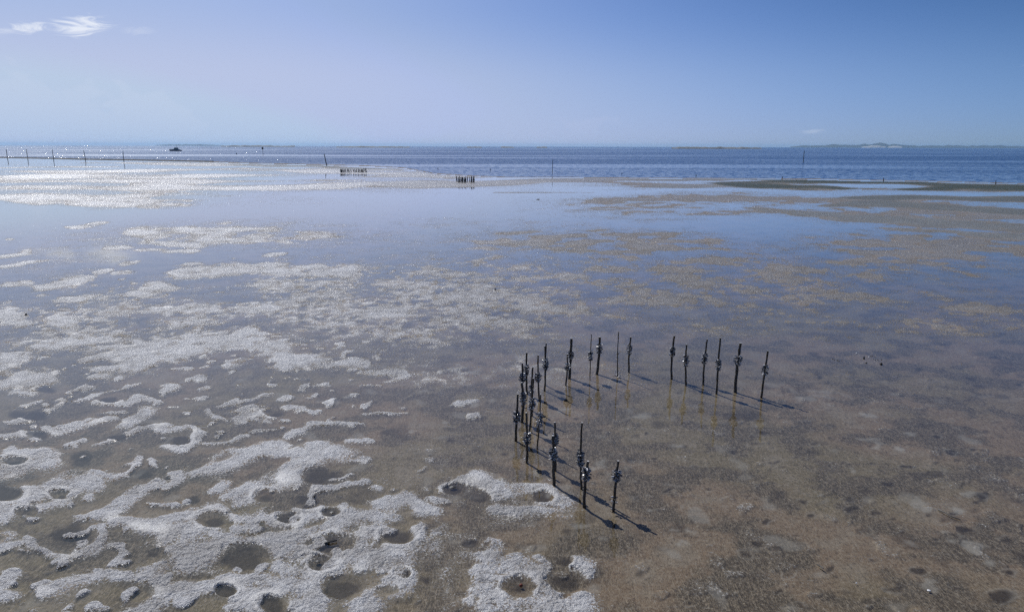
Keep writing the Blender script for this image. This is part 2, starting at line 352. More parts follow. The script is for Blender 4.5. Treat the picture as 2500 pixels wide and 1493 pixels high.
HOLES = """1885,1118 12;2070,1123 13;2210,1136 12;2295,1170 13;2070,1215 17;2082,1239 15;1995,1253 14;2025,1212 15;1955,1233 11;1877,1267 17;1970,1215 13;2260,1257 20;2375,1297 19;2370,1319 14
2245,1390 22;2185,1438 24;2440,1460 30;1850,1055 16;1780,1222 14;1690,1100 12;1700,1145 14;2120,1370 9;2000,1385 18;1905,1428 12;2412,1208 18;2390,1215 24;2130,1408 12;1950,1480 20;2330,1250 14;1610,1120 9
1808,1102 14;2460,1310 12;2200,1405 14;1640,1190 10;1555,1205 8;2160,1180 10;2450,1390 18;1770,1440 16;2350,1430 10;2290,1060 14;2400,1100 16;2330,1110 20;1440,1120 12;1050,1110 14;1590,1060 9;2030,1000 12"""
PALES = """2268,1437 32;2215,1205 26;2235,1222 18;2260,1240 16;2335,1240 12;1590,1240 10;1600,1140 14;1680,1300 20;1655,1330 16;1475,1310 14;1430,1270 10;2010,965 40;1990,1000 22;1830,905 26;2060,900 20
1560,1010 26;1170,985 26;1130,1010 24;1390,1000 22;1380,985 14;1480,1140 46;1600,1200 18;1350,1170 40;1730,1020 16;1690,985 14;1880,985 18;2130,1010 16;2310,1160 20;2390,1330 24;2410,1360 18;1210,975 18
1505,845 30;1340,905 30;1290,870 24;1420,890 22;1700,900 20;1900,930 24;2140,1080 30;2200,1100 26;1240,1265 16;1265,1262 8;2330,1315 20;2050,1460 14;2065,1462 10;1740,1080 10;1660,1080 10;2150,930 20;1850,870 24
1905,760 30;2010,790 24;1130,905 30;1050,950 16;1000,1060 9;1210,900 14;1640,905 26;2230,1050 24;2120,1140 26;2360,1200 20;1100,1035 10;1060,895 12;1480,780 16;1600,830 16"""
# bars beyond: points; half width (photo), height, olive
BARS = """1755,447 1850,451 2000,456 2062,460;8;.9;1|1845,438 2000,440 2200,445 2320,450 2520,456 2800,462;6;.9;1|2210,462 2350,457 2500,462 2800,468;6;.8;1|2400,480 2500,481 2800,486;4;.5;.8
2080,483 2250,479 2500,490 2800,500;5;.5;.75|1990,502 2200,500 2500,516 2800,530;6;.4;.65|1830,508 1950,522 2080,533 2250,542 2500,560 2800,574;9;.45;.5|2150,556 2300,566 2500,578 2800,590;6;.3;.5
1560,440 1700,436 1760,440;5;.35;.4|1380,432 1450,430 1560,432;3;.5;.3|1400,462 1550,460 1740,455;5;.3;.4|900,448 1100,449 1250,446 1400,440 1560,436;6;.45;0|820,413 900,414 1000,419;4;.2;.1
560,402 640,404 740,405 830,408 920,412;3.2;.7;.75|700,416 830,420 950,424 1060,428 1200,431;6.5;.6;0|500,398 620,400;3;.4;.3|300,398 420,400 560,404;4;.35;.15|0,430 300,432 600,428;6;.35;0
0,484 200,490 400,486 560,476;13;.35;0|0,455 300,450 600,446 820,440;7;.25;0|250,418 500,416 700,414;4;.35;0|560,462 700,456 900,448;9;.35;0|0,410 120,408 260,408;2.5;.2;.3|1310,470 1345,470;2;.5;.6"""
# shoals that only just break the surface: centre, radii, level
ZONES = [(1100, 740, 430, 135, .66), (800, 730, 280, 120, .62), (1550, 700, 450, 105, .58), (1900, 690, 420, 105, .57), (2250, 620, 380, 85, .60), (2300, 760, 340, 80, .50), (1450, 600, 420, 55, .52), (300, 790, 420, 130, .50),
         (550, 575, 420, 40, .46), (1700, 500, 480, 45, .58), (2250, 520, 450, 55, .50), (1500, 450, 450, 22, .50), (300, 450, 700, 50, .62), (750, 440, 500, 26, .50), (1250, 540, 420, 34, .26), (120, 640, 220, 60, .36), (1250, 900, 500, 70, .36),
         (2250, 470, 400, 30, .40), (900, 480, 260, 14, .12), (1050, 1150, 200, 90, .14), (1120, 1400, 70, 90, .40), (1050, 1345, 60, 40, .47), (1320, 1240, 140, 50, .48), (200, 400, 600, 16, .3), (100, 900, 300, 60, .20), (1950, 790, 420, 60, .40)]

def build_flat():
    us = np.arange(-350, 2851, 2.8)
    vr = np.concatenate([np.arange(2600, 1560, -26), np.arange(1560, 720, -2.5), np.arange(720, 470, -1.7), np.arange(470, 372, -0.8)])
    U, V = np.meshgrid(us, vr)
    X3 = (U - W0/2)/F0; Y3 = (H0/2 - V)/F0
    dx = right.x*X3 + up.x*Y3 + fwd.x; dy = right.y*X3 + up.y*Y3 + fwd.y; dz = right.z*X3 + up.z*Y3 + fwd.z
    dz = np.minimum(dz, -1e-3); t = -CAM_H/dz
    X, Y = dx*t, dy*t
    D = np.hypot(X, Y)
    cell = np.maximum(D*2.8/F0, 2.0*D*D/(CAM_H*F0))            # footprint of one cell on the ground
    nr, nc = U.shape
    K = np.clip(CAM_H/np.maximum(np.hypot(D, CAM_H), 1), .03, .9)  # foreshortening
    k = 1/K
    def fbm(scale, octs, seed, gain=.55, sx=1.0):
        out = np.zeros_like(X, dtype=np.float32); a = 1.0; f = 1/scale
        for i in range(octs):
            wgt = np.clip(1.6 - cell*f*1.6, 0, 1).astype(np.float32)
            if wgt.max() > 0: out += a*wgt*perlin(X*f*sx, Y*f, seed+i)
            a *= gain; f *= 2
        return out
    n_far = fbm(26, 3, 1, .6, .7)*sstep(25, 90, D)
    n_mid = fbm(3.2, 3, 7)
    n_sml = fbm(0.55, 3, 13)
    n_w = fbm(2.2, 2, 23); n_w2 = fbm(2.0, 2, 29)
    # positions wobble a little so no outline is smooth
    scale_px = F0/np.maximum(np.hypot(D, CAM_H), 1)
    Uw = U + scale_px*(.34*n_w + .17*n_sml); Vw = V + scale_px*K*(.38*n_w2 + .18*n_mid)

    def rows_between(v0, v1):
        i = np.where((vr <= v1) & (vr >= v0))[0]
        return (i[0], i[-1]+1) if len(i) else (0, 0)
    def capsule(pts, r, pad, wob=1.0):
        """signed closeness (1 in the middle, 0 on the outline) of a bent strip, on the window it touches"""
        vs_, us_ = [p[1] for p in pts], [p[0] for p in pts]
        kk = 1/max(.03, float(np.interp(np.mean(vs_), vr[::-1], K[::-1, nc//2])))
        far = np.mean(vs_) < 925
        if far: r *= 1.22; kk *= .56; wob *= 1.5
        r0, r1 = rows_between(min(vs_) - r*pad/kk - 8, max(vs_) + r*pad/kk + 8)
        c0 = max(0, int((min(us_) - r*pad + 350)/2.8) - 3); c1 = min(nc, int((max(us_) + r*pad + 350)/2.8) + 4)
        if r1 <= r0 or c1 <= c0: return None
        uu, vv = U[r0:r1, c0:c1]*(1-wob) + Uw[r0:r1, c0:c1]*wob, (V[r0:r1, c0:c1]*(1-wob) + Vw[r0:r1, c0:c1]*wob)*kk
        best = np.full(uu.shape, 1e9)
        P = [(p[0], p[1]*kk) for p in pts]
        if len(P) == 1: P = P*2
        for (ax, ay), (bx, by) in zip(P[:-1], P[1:]):
            ex, ey = bx-ax, by-ay; L = ex*ex+ey*ey
            tt = np.clip(((uu-ax)*ex + (vv-ay)*ey)/L, 0, 1) if L > 0 else 0
            best = np.minimum(best, np.hypot(uu-ax-tt*ex, vv-ay-tt*ey))
        return (slice(r0, r1), slice(c0, c1)), 1 - best/r

    zone = np.zeros_like(X)
    for cu, cv, ru, rv, lv in ZONES:
        zone = np.maximum(zone, lv*np.exp(-(((U-cu)/ru)**2 + ((V-cv)/rv)**2)**1.5))
    e = -0.80 + zone*1.48 + (.14+.62*zone)*n_mid + .55*n_far*(.3+zone) + (.10+.65*zone)*n_sml
    pale = np.zeros_like(X); dark = np.zeros_like(X); olive = np.zeros_like(X); lift = np.zeros_like(X)
    for seg in BANKS.replace('\n', '|').split('|'):
        if not seg.strip(): continue
        a, r = seg.split(';'); pts = [tuple(map(float, q.split(','))) for q in a.split()]
        o = capsule(pts, float(r)*1.06, 1.9)
        if o is None: continue
        s, c = o
        nr_ = pts[0][1] > 925
        val = (np.clip(c*1.15, -1.2, .58) if nr_ else np.clip(c*1.2, -1.2, .46)) + (.52 if nr_ else .6)*n_sml[s] + (.36 if nr_ else .75)*n_mid[s]
        e[s] = np.maximum(e[s], val)
    for seg in BARS.replace('\n', '|').split('|'):
        a, r, hgt, ol = seg.split(';'); pts = [tuple(map(float, q.split(','))) for q in a.split()]
        r = float(r)
        uu = np.clip(U, pts[0][0], pts[-1][0]); vc = np.interp(uu, [p[0] for p in pts], [p[1] for p in pts])
        taper = np.clip(1 - np.abs(U-uu)/120, 0, 1)*np.clip((U-pts[0][0]+60)/160, .15, 1)*np.clip((pts[-1][0]+60-U)/160, .15, 1)
        c = (1 - np.abs(V-vc)/(r*np.maximum(taper, .05)))*(taper > .02) - (taper <= .02)*3
        val = np.clip(c*.8, -1.2, float(hgt)) + .95*n_far + .5*n_mid
        upd = (val > e) & (c > -1)
        e = np.where(upd, val, e)
        olive = np.maximum(olive, float(ol)*sstep(-.15, .25, c + 1.0*n_far + .3*n_mid)*(c > -1))
    for seg in SMOOTH.split(';'):
        a, r = seg.split(); o = capsule([tuple(map(float, a.split(',')))], float(r), 1.4)
        if o: pale[o[0]] = np.maximum(pale[o[0]], .8*sstep(-.2, .9, o[1] + .5*n_sml[o[0]] + .4*n_mid[o[0]]))
    for seg in PITS.replace('\n', ';').split(';'):
        a, r = seg.split(); r = float(r)
        o = capsule([tuple(map(float, a.split(',')))], r, 2.2, .35)
        if o is None: continue
        s, c = o; c = c + .07*n_sml[s]
        rim = np.exp(-((c+.22)/.20)**2)*sstep(-.35, .1, e[s])
        lift[s] += rim*.016; e[s] += rim*.16; pale[s] = np.maximum(pale[s], .55*rim*(r < 48))
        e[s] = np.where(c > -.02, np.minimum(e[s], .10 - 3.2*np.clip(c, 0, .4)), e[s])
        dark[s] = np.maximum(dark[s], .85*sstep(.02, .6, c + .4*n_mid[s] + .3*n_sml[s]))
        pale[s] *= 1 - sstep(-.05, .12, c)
    for seg in HOLES.replace('\n', ';').split(';'):
        a, r = seg.split(); o = capsule([tuple(map(float, a.split(',')))], float(r), 1.6)
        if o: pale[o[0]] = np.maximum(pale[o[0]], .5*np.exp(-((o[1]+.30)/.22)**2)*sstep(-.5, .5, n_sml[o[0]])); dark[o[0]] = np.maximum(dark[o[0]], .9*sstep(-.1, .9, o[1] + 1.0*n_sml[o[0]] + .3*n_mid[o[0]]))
    for seg in PALES.replace('\n', ';').split(';'):
        a, r = seg.split(); o = capsule([tuple(map(float, a.split(',')))], float(r), 1.8)
        if o: pale[o[0]] = np.maximum(pale[o[0]], .85*sstep(-.1, 1.1, o[1] + 1.6*n_sml[o[0]] + .5*n_mid[o[0]]))
    # ray pits and burrows with thrown-up rims, all over the weedy flat
    rs = np.random.RandomState(21)
    for _ in range(150):
        pu, pv = rs.uniform(980, 2700), rs.uniform(900, 1700); pr = rs.uniform(7, 24)*(.5 + .5*(pv-700)/800)
        o = capsule([(pu, pv)], pr, 2.4, .5)
        if o is None: continue
        s, c = o; c = c + .25*n_sml[s]
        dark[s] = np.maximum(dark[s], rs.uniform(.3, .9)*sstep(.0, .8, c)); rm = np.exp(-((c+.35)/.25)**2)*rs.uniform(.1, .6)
        pale[s] = np.maximum(pale[s], rm*sstep(-.4, .4, n_sml[s] + .3*np.sign(V[s]-pv)))
    # many little worm casts and footprints
    spot = fbm(0.9, 2, 41); pale = np.maximum(pale, .55*sstep(.52, .85, spot)*(V > 620))
    spot = fbm(1.3, 2, 47); dark = np.maximum(dark, .5*sstep(.55, .9, spot)*(V > 760))
    crumb = fbm(.62, 2, 53); patch = fbm(5, 2, 57)
    cr = sstep(.50, .75, crumb + .35*patch)*(sstep(1250, 650, U) + .25)*(V > 560)
    e = np.where(cr > .05, np.maximum(e, -.55 + 1.0*cr), e)
    e = np.where((pale > .3) & (e > 0), e + .35*pale, e)
    sh = np.interp(us, [a for a, b in SHORE], [b for a, b in SHORE])[None, :]
    edge = (V - sh)
    e = np.where(edge < 1.2 + 1.5*n_far, np.minimum(e, -.8), e)
    tone = .5 + .30*fbm(7, 3, 81, .55); mott = .5 + .26*fbm(1.5, 4, 87, .62, .8); calm = .5 + .3*fbm(22, 3, 93, .6, .5)
    tan_ = sstep(850, 1650, U + 400*n_far)*sstep(1000, 900, V)
    # heights in metres
    z = np.where(e > 0, .028*np.tanh(e*1.6), .05*e)
    lump = fbm(.16, 2, 61)*.011*sstep(.38, .62, mott) + fbm(.48, 3, 67)*.019
    z = z + (lump*(1 - .8*pale) + lift)*sstep(-.25, .25, e)
    z = np.clip(z, -.055, .4)
    keep = edge > -2.5
    def sheet(name, Z, step, mask):
        sl = (slice(None, None, step), slice(None, None, step))
        x, y, zz, mk = X[sl], Y[sl], Z[sl], mask[sl]
        r, c = x.shape
        idx = np.arange(r*c).reshape(r, c)
        q = np.stack([idx[:-1, :-1], idx[:-1, 1:], idx[1:, 1:], idx[1:, :-1]], -1)
        ok = mk[:-1, :-1] & mk[1:, 1:] & mk[:-1, 1:] & mk[1:, :-1]
        q = q[ok]
        used, inv = np.unique(q, return_inverse=True)
        co = np.stack([x.ravel()[used], y.ravel()[used], zz.ravel()[used]], -1).astype(np.float32)
        me = bpy.data.meshes.new(name)
        me.vertices.add(len(used)); me.vertices.foreach_set('co', co.ravel())
        me.loops.add(q.size); me.loops.foreach_set('vertex_index', inv.ravel().astype(np.int32))
        me.polygons.add(len(q)); me.polygons.foreach_set('loop_start', np.arange(0, q.size, 4, dtype=np.int32))
        me.polygons.foreach_set('use_smooth', np.ones(len(q), dtype=bool))
        me.update(calc_edges=True)
        for nm, arr in (('e', e), ('calm', calm)) if name != 'mudflat' else (('e', e), ('pale', pale), ('dark', dark), ('olive', olive), ('tone', tone), ('mott', mott), ('tan', tan_)):
            at_ = me.attributes.new(nm, 'FLOAT', 'POINT'); at_.data.foreach_set('value', arr[sl].ravel()[used].astype(np.float32))
        return me
    mud = sheet('mudflat', z, 1, keep)
    wat = sheet('shallow_water', np.zeros_like(z), 2, edge > -1.0)
    return mud, wat
mud_me, wat_me = build_flat()
tag(obj('mudflat', mud_me, M_mud), 'brown tidal mudflat with pale bare banks and pits', kind='structure')
tag(obj('shallow_water', wat_me, M_shallow), 'thin still sheet of tide water over the mudflat', kind='structure')

SEA_Z = -0.06
b = MB(); N = 72; rings = [0.5, 60, 200, 600, 2000, 5000, 13000]
for i, rr in enumerate(rings):
    b.v += [(rr*math.cos(k*2*math.pi/N), rr*math.sin(k*2*math.pi/N), SEA_Z) for k in range(N)]
for i in range(len(rings)-1):
    b.f += [(i*N+k, (i+1)*N+k, (i+1)*N+(k+1) % N, i*N+(k+1) % N) for k in range(N)]
b.f.append(tuple(range(N)))
tag(obj('sea', b.mesh('sea'), M_sea), 'rippled blue sea reaching to the horizon', kind='structure')

# ------------------------------------------------------------------ far land
M_isle = simple_mat('island_scrub', (0.022, 0.032, 0.026), (0.045, 0.055, 0.042), 0.004, 0.9)
M_dune = simple_mat('dune_sand', (0.36, 0.35, 0.32), (0.52, 0.50, 0.46), 0.01, 0.9)
M_bar = simple_mat('sandbar', (0.10, 0.09, 0.07), (0.2, 0.18, 0.15), 0.02, 0.85)
def ridge(name, prof, dist, depth, mat, base=-1.0, seed=0):
    """a long hill: profile given by its skyline, with a rounded cross-section"""
    bb = MB(); us = np.linspace(prof[0][0], prof[-1][0], 90); secs = 7
    for i, u in enumerate(us):
        v = np.interp(u, [p[0] for p in prof], [p[1] for p in prof])
        hz = max(.2, at_depth(u, v, dist).z + .35*perlin(np.array([u*.09]), np.array([seed+.5]))[0]*abs(at_depth(u, v, dist).z))
        for j in range(secs):
            tt = j/(secs-1)*2-1
            p = at_depth(u, HOR, dist)
            bb.v.append((p.x*(1+tt*depth/dist), dist+tt*depth, base + (hz-base)*max(0, math.cos(tt*math.pi/2))**.8*(1+.12*float(perlin(np.array([u*.05]), np.array([j*1.3+seed]))[0]))))
    for i in range(len(us)-1):
        for j in range(secs-1):
            bb.f.append((i*secs+j, (i+1)*secs+j, (i+1)*secs+j+1, i*secs+j+1))
    return obj(name, bb.mesh(name, True), mat)
o = ridge('island', [(1930, 358.4), (1945, 356.2), (1990, 355.4), (2040, 353.0), (2060, 352.3), (2100, 353.2), (2150, 350.6), (2180, 351.2), (2230, 354.6), (2290, 355.6), (2340, 354.9), (2400, 355.2), (2430, 354.6), (2470, 356.5), (2560, 355.5), (2700, 354), (2900, 357), (3000, 359)], 8600, 500, M_isle, seed=3)
tag(o, 'long low island fading blue on the right horizon', kind='structure')
o2 = ridge('dune', [(2104, 358.2), (2118, 356.4), (2128, 355.0), (2140, 355.2), (2152, 356.4), (2162, 357.4)], 8050, 70, M_dune, seed=5)
tag(o2, 'larger white sand dune below the island summit', kind='structure')
o2 = ridge('dune', [(2168, 358.4), (2180, 357.0), (2196, 356.6), (2203, 358.0)], 8050, 70, M_dune, seed=6)
tag(o2, 'smaller white sand dune right of the larger one', kind='structure')
o = ridge('headland', [(380, 354.4), (420, 352.8), (460, 352.0), (500, 353.0), (545, 354.6)], 9500, 300, M_isle, seed=8)
tag(o, 'very faint low headland behind the motor boat', kind='structure')
for prof, dist, lab in (([(540, 355.6), (580, 355.0), (640, 355.2), (720, 355.8)], 3800, 'thin dark sandbar on the horizon above the stake rows'),
                        ([(820, 357.8), (880, 357.2), (960, 357.6), (1000, 358.2)], 3000, 'faint dark sandbar left of the picture centre'),
                        ([(1140, 358.4), (1160, 357.6), (1176, 358.4)], 3200, 'short dark sandbar patch at the centre horizon, left of two more'),
                        ([(1222, 358.6), (1240, 357.8), (1256, 358.6)], 3200, 'short dark sandbar patch at the centre horizon, middle one'),
                        ([(1310, 358.9), (1325, 358.2), (1336, 358.9)], 3200, 'short dark sandbar patch at the centre horizon, right one'),
                        ([(1640, 359.6), (1680, 358.6), (1760, 358.9), (1800, 359.2), (1860, 360.4)], 2600, 'pale brown sandbar with two dark specks on the horizon')):
    tag(ridge('sandbar', prof, dist, 25, M_bar, base=-.3, seed=int(dist) % 7), lab, kind='structure')

# ------------------------------------------------------------------ oyster poles
def shell_cluster(r_in, r_out, z0, z1, count, size, rnd):
    """oysters grown round a pole: cupped shells sticking out at all angles"""
    b = MB()
    for i in range(count):
        t = rnd.random(); ang = rnd.uniform(0, 2*math.pi); z = z0 + (z1-z0)*t
        bulge = (math.sin(math.pi*min(1, max(0, t*.86+.07))))**.6
        rad = r_in + (r_out-r_in)*bulge*rnd.uniform(.25, .8)
        c = Vector((math.cos(ang)*rad, math.sin(ang)*rad, z))
        out = Vector((math.cos(ang), math.sin(ang), rnd.uniform(-.5, .9))).normalized()
        side = out.cross(Vector((rnd.uniform(-1, 1), rnd.uniform(-1, 1), rnd.uniform(-1, 1)))).normalized()
        nn = out.cross(side).normalized()
        L, Wd = size*rnd.uniform(.7, 1.35), size*rnd.uniform(.42, .72)
        ring = []
        for k in range(7):
            a = k*2*math.pi/7
            ring.append(c + out*(math.cos(a)*L*.5*rnd.uniform(.85, 1.15)) + side*(math.sin(a)*Wd*.5*rnd.uniform(.8, 1.2)) + nn*rnd.uniform(-.1, .1)*Wd)
        vs_ = ring + [c + nn*Wd*.20, c - nn*Wd*.22]
        fs_ = [(k, (k+1) % 7, 7) for k in range(7)] + [((k+1) % 7, k, 8) for k in range(7)]
        b.add(vs_, fs_)
    return b

# base, top, width (px), oysters from-to (px), label
POLES = [
 ((1286.5, 959), (1286, 860), 4.7, (888, 914), 'slim black pole at the back of the left arm, just left of two shorter ones'),
 ((1274.6, 989), (1275.3, 885.5), 4.4, (911, 933), 'black pole whose foot hides behind a pale-topped thick pole, left arm'),
 ((1274, 1027), (1273.6, 933), 6.2, (957, 986), 'thick black pole with pale cut top in the left arm, second from its outer side'),
 ((1259, 1072.5), (1264.5, 961), 5.6, (1001, 1029), 'leftmost black pole of the horseshoe, leaning slightly right'),
 ((1298.6, 1012), (1301, 895), 4.2, (941, 963), 'thin black pole mostly hidden behind a nearer leaning pole in the left arm'),
 ((1293, 1050), (1302, 922.6), 4.4, (970, 1000), 'slim pole leaning right with a large white-flecked oyster cluster, middle of left arm'),
 ((1316.7, 976), (1313.9, 866.5), 4.0, (909, 932), 'slim pole leaning left, third from the back in the left arm'),
 ((1331, 939), (1333.7, 837), 3.6, (872, 897), 'taller one of two poles standing almost touching, back left corner'),
 ((1329.6, 953), (1330, 844), 3.8, (876, 902), 'shorter nearer one of two poles standing almost touching, back left corner'),
 ((1311.5, 1092), (1320, 962), 3.3, (1006, 1042), 'thin bare-topped stake leaning right inside the left arm, long grey oyster cluster'),
 ((1390, 922.6), (1395, 825.6), 6.4, (858, 876), 'thick flat-topped pole in the back row beside a much shorter pole'),
 ((1381.4, 940), (1385, 864), 3.7, (886, 903), 'short pole in front of the thick flat-topped pole, back row'),
 ((1440.4, 925.4), (1444, 815), 2.2, (856, 879), 'very thin crooked stake with oysters, left of a thick pole in the back row'),
 ((1457.5, 912.5), (1464, 822), 6.0, (841, 862), 'thick leaning pole between two thin stakes in the back row'),
 ((1507.7, 918.3), (1510, 809.4), 2.5, (858, 864), 'very thin straight stake with hardly any oysters and rubble at its foot'),
 ((1535.7, 908.6), (1540, 822), 4.0, (841, 865), 'back row pole just left of the wide gap in the ring'),
 ((1286.5, 1127), (1284.8, 1006.5), 5.6, (1054, 1082), 'upright pole with white-topped oysters, nearest of the crowded left arm'),
 ((1356, 1144.5), (1354.6, 1030), 5.0, (1058, 1084), 'pole standing directly behind a thicker shorter one in the front arm'),
 ((1352.5, 1183), (1350, 1062.5), 7.2, (1094, 1123), 'thickest stout pole in front of another pole, front left of the ring'),
 ((1419.3, 1189.7), (1421, 1031), 5.0, (1099, 1139), 'tallest black pole of the front, long dark oyster cluster low down'),
 ((1426, 1236), (1436, 1125), 7.0, (1140, 1170), 'stout pole leaning right in front of the tallest front pole'),
 ((1497.8, 1243.6), (1509.6, 1124), 6.2, (1146, 1172), 'nearest rightmost front pole with a second small oyster tuft near its foot'),
 ((1639.5, 922.6), (1646.8, 819), 4.8, (846, 870), 'leftmost pole of the six in the right row'),
 ((1674.8, 938.8), (1676, 840.7), 4.3, (866.5, 893.5), 'shorter upright pole, second from left in the right row'),
 ((1716.7, 936.6), (1726.8, 827), 4.3, (862, 887), 'leaning slim pole, third from left in the right row'),
 ((1749.5, 959.3), (1758.7, 823.9), 4.4, (875, 903), 'tallest slim pole of the right row, fourth from its left end'),
 ((1794.7, 955), (1808.5, 836.8), 6.6, (866.6, 891.4), 'thickest pole of the right row, second from its right end'),
 ((1858.8, 968), (1875, 855.8), 4.5, (890, 914.6), 'rightmost leaning pole of the right row'),
]
def oyster_pole(base, top, wpx, oy, label, rnd):
    B = at(*base); T = at_depth(top[0], top[1], B.y)
    dist = (B - Vector((0, 0, CAM_H))).length; r = wpx/2*dist/F0
    axis = T - B; L = axis.length
    root = empty('oyster_pole', B); tag(root, label, 'pole', 'oyster poles standing in a horseshoe')
    # slightly crooked tapered stem, driven into the mud
    b = MB(); n = 15; pts, rad = [], []
    bx, by = rnd.uniform(-1, 1)*r*1.2, rnd.uniform(-1, 1)*r*1.2
    ph = rnd.uniform(0, 6)
    for i in range(n):
        t = -0.12 + 1.12*i/(n-1)
        s = math.sin(t*math.pi)
        pts.append(axis*t + Vector((bx*s + r*.16*math.sin(t*17+ph), by*s + r*.16*math.cos(t*13+ph), 0)))
        rad.append(r*(1.10 - .22*max(0, t))*(1 + .06*math.sin(t*29+ph)))
    pts[-1] = axis.copy()
    b.tube(pts, rad, 11, .07, rnd=rnd)
    obj('pole', b.mesh('pole', False), M_wood, root)
    cap = MB(); d = axis.normalized()
    cap.tube([axis - d*r*.05, axis + d*r*.10, axis + d*r*.16], [rad[-1]*.99, rad[-1]*.95, rad[-1]*.7], 11, .05, rnd=rnd)
    obj('cut_end', cap.mesh('cut_end'), M_cut, root)
    def zof(v): return (base[1]-v)/(base[1]-top[1])*L
    def tuft(v0, v1, rout, cnt, size):
        z1, z0 = zof(v0), zof(v1)
        cb = shell_cluster(r*.8, rout, z0-(z0+z1)/2, z1-(z0+z1)/2, cnt, size, rnd)
        M = d.to_track_quat('Z', 'Y').to_matrix()
        ctr = axis*(((z0+z1)/2)/L) + Vector((bx, by, 0))*math.sin(math.pi*((z0+z1)/2)/L)
        cb.v = [tuple(M @ Vector(p) + ctr) for p in cb.v]
        tag(obj('oyster_cluster', cb.mesh('oyster_cluster'), M_oyster, root), kind='stuff')
    sm = (oy[1]-oy[0]) < 10
    tuft(oy[0], oy[1], r + (.04 if sm else rnd.uniform(.08, .105)), 12 if sm else int(70 + 2.2*(oy[1]-oy[0])), .05 if sm else .072)
    return root, tuft
rnd = random.Random(4)
for i, (ba, to, wp, oy, lab) in enumerate(POLES):
    root, tuft = oyster_pole(ba, to, wp, oy, lab, rnd)
    if i == 21: tuft(1212, 1228, .14, 22, .06); tuft(1238, 1246, .10, 10, .05)
    if i == 14: tuft(913, 920, .22, 18, .055)

# far groups of stakes
def far_stake(name, base, top, wpx, oy, label, cat, group, cluster_r=.08, meshes={}):
    B = at(*base); T = at_depth(top[0], top[1], B.y); dist = (B - Vector((0, 0, CAM_H))).length
    r = wpx/2*dist/F0; axis = T - B
    root = empty(name, B); tag(root, label, cat, group)
    b = MB(); b.tube([axis*t + Vector((rnd.uniform(-.2, .2)*r, 0, 0)) for t in (-.1, .15, .4, .7, 1)], [r*1.1, r*1.08, r, r*.95, r*.85], 8, .06, rnd=rnd)
    obj('pole', b.mesh('pole'), M_wood, root)
    if oy:
        cb = shell_cluster(r*.7, r+cluster_r, -.18, .18, 40, .1, rnd)
        cb.v = [tuple(Vector(p) + axis*oy) for p in cb.v]
        tag(obj('oyster_cluster', cb.mesh('oyster_cluster'), M_oyster_far, root), kind='stuff')
    return root
ORD = 'first second third fourth fifth sixth seventh eighth ninth tenth eleventh twelfth thirteenth fourteenth fifteenth sixteenth seventeenth eighteenth nineteenth twentieth'.split()
X1 = [335, 400, 480, 570, 665, 800, 890, 1010, 1180, 1290, 1400, 1520, 1620, 1730, 1810, 1890, 2030]
for i, x in enumerate(X1):
    u = 820 + x/27.6; j = rnd.uniform(-1, 1)
    far_stake('oyster_stake', (u+.5, 421.2+.25*j), (u-.6+.5*j, 413.0-.8*rnd.random() - (2 if i in (15, 16) else 0)), 2.0 + (.8 if i in (0, 16) else 0), .5,
              f'{ORD[i]} dark stake from the left in the far long row on the pale flat', 'stake', 'far row of oyster stakes', .07)
X2 = [(490, 435, 320, 750), (600, 590, 350, 800), (690, 695, 310, 795), (790, 795, 380, 795), (890, 880, 380, 820), (935, 945, 380, 740), (1030, 1040, 390, 810), (1105, 1105, 450, 830), (1165, 1150, 290, 780), (1285, 1285, 340, 760),
      (1455, 1450, 350, 800), (1560, 1570, 320, 810), (1630, 1610, 320, 825), (1730, 1725, 330, 800), (1790, 1785, 330, 800)]
for i, (xb, xt, yt, yb) in enumerate(X2):
    far_stake('oyster_stake', (1100+xb/31.06, 420+yb/31.06), (1100+xt/31.06, 420+yt/31.06), 1.9 + (.8 if i in (0, 2, 4) else 0), .45,
              f'{ORD[i]} dark stake from the left in the dense mid-distance cluster', 'stake', 'mid-distance cluster of oyster stakes', .05)

# tall channel posts
def post(name, base, top, wpx, label, group=None, cat='post'):
    return far_stake(name, base, top, wpx, None, label, cat, group)
q = 7.766
for i, (xt, yt, xb, yb) in enumerate([(120, 155, 138, 302), (500, 150, 522, 314), (990, 155, 1013, 326), (1585, 170, 1622, 345), (2330, 180, 2347, 368)]):
    post('tall_post', (xb/q, 345+yb/q), (xt/q, 345+yt/q), 1.15, f'{ORD[i]} tall thin post from the left edge along the dark bank line', 'row of tall posts along the bank')
post('tall_post', (798, 405), (791.5, 376), 2.0, 'lone tall post leaning left behind the far row of stakes')
post('tall_post', (1348.5, 421), (1349.5, 388), 1.3, 'very thin upright post at the waterline right of centre')
post('tall_post', (1961.3, 395.5), (1963.7, 368), 1.5, 'thin pole standing in the sea before the island')
for x, y0, y1, lab in ((577, 373.5, 376.8, 'tiny stump in the sea between boat and board marker'), (1069, 409, 413, 'small stump in shallow sea left of centre'), (1197, 411.5, 416, 'small stump in shallow sea above the dense stake cluster'),
                       (1518, 421.5, 424.5, 'tiny stump at the waterline, left one of the right half'), (1699, 426, 430.5, 'small stump at the waterline above the weed mats, left end'), (1910, 431, 435.5, 'small stump above the middle of the weed mats'),
                       (2157, 434, 441, 'dark stump at the upper edge of the weed mats'), (2431, 441, 449, 'thin crooked stump by the bright pool at far right')):
    post('mooring_stump', (x, y1), (x+.6, y0), 1.7, lab, 'stumps along the waterline', 'stump')
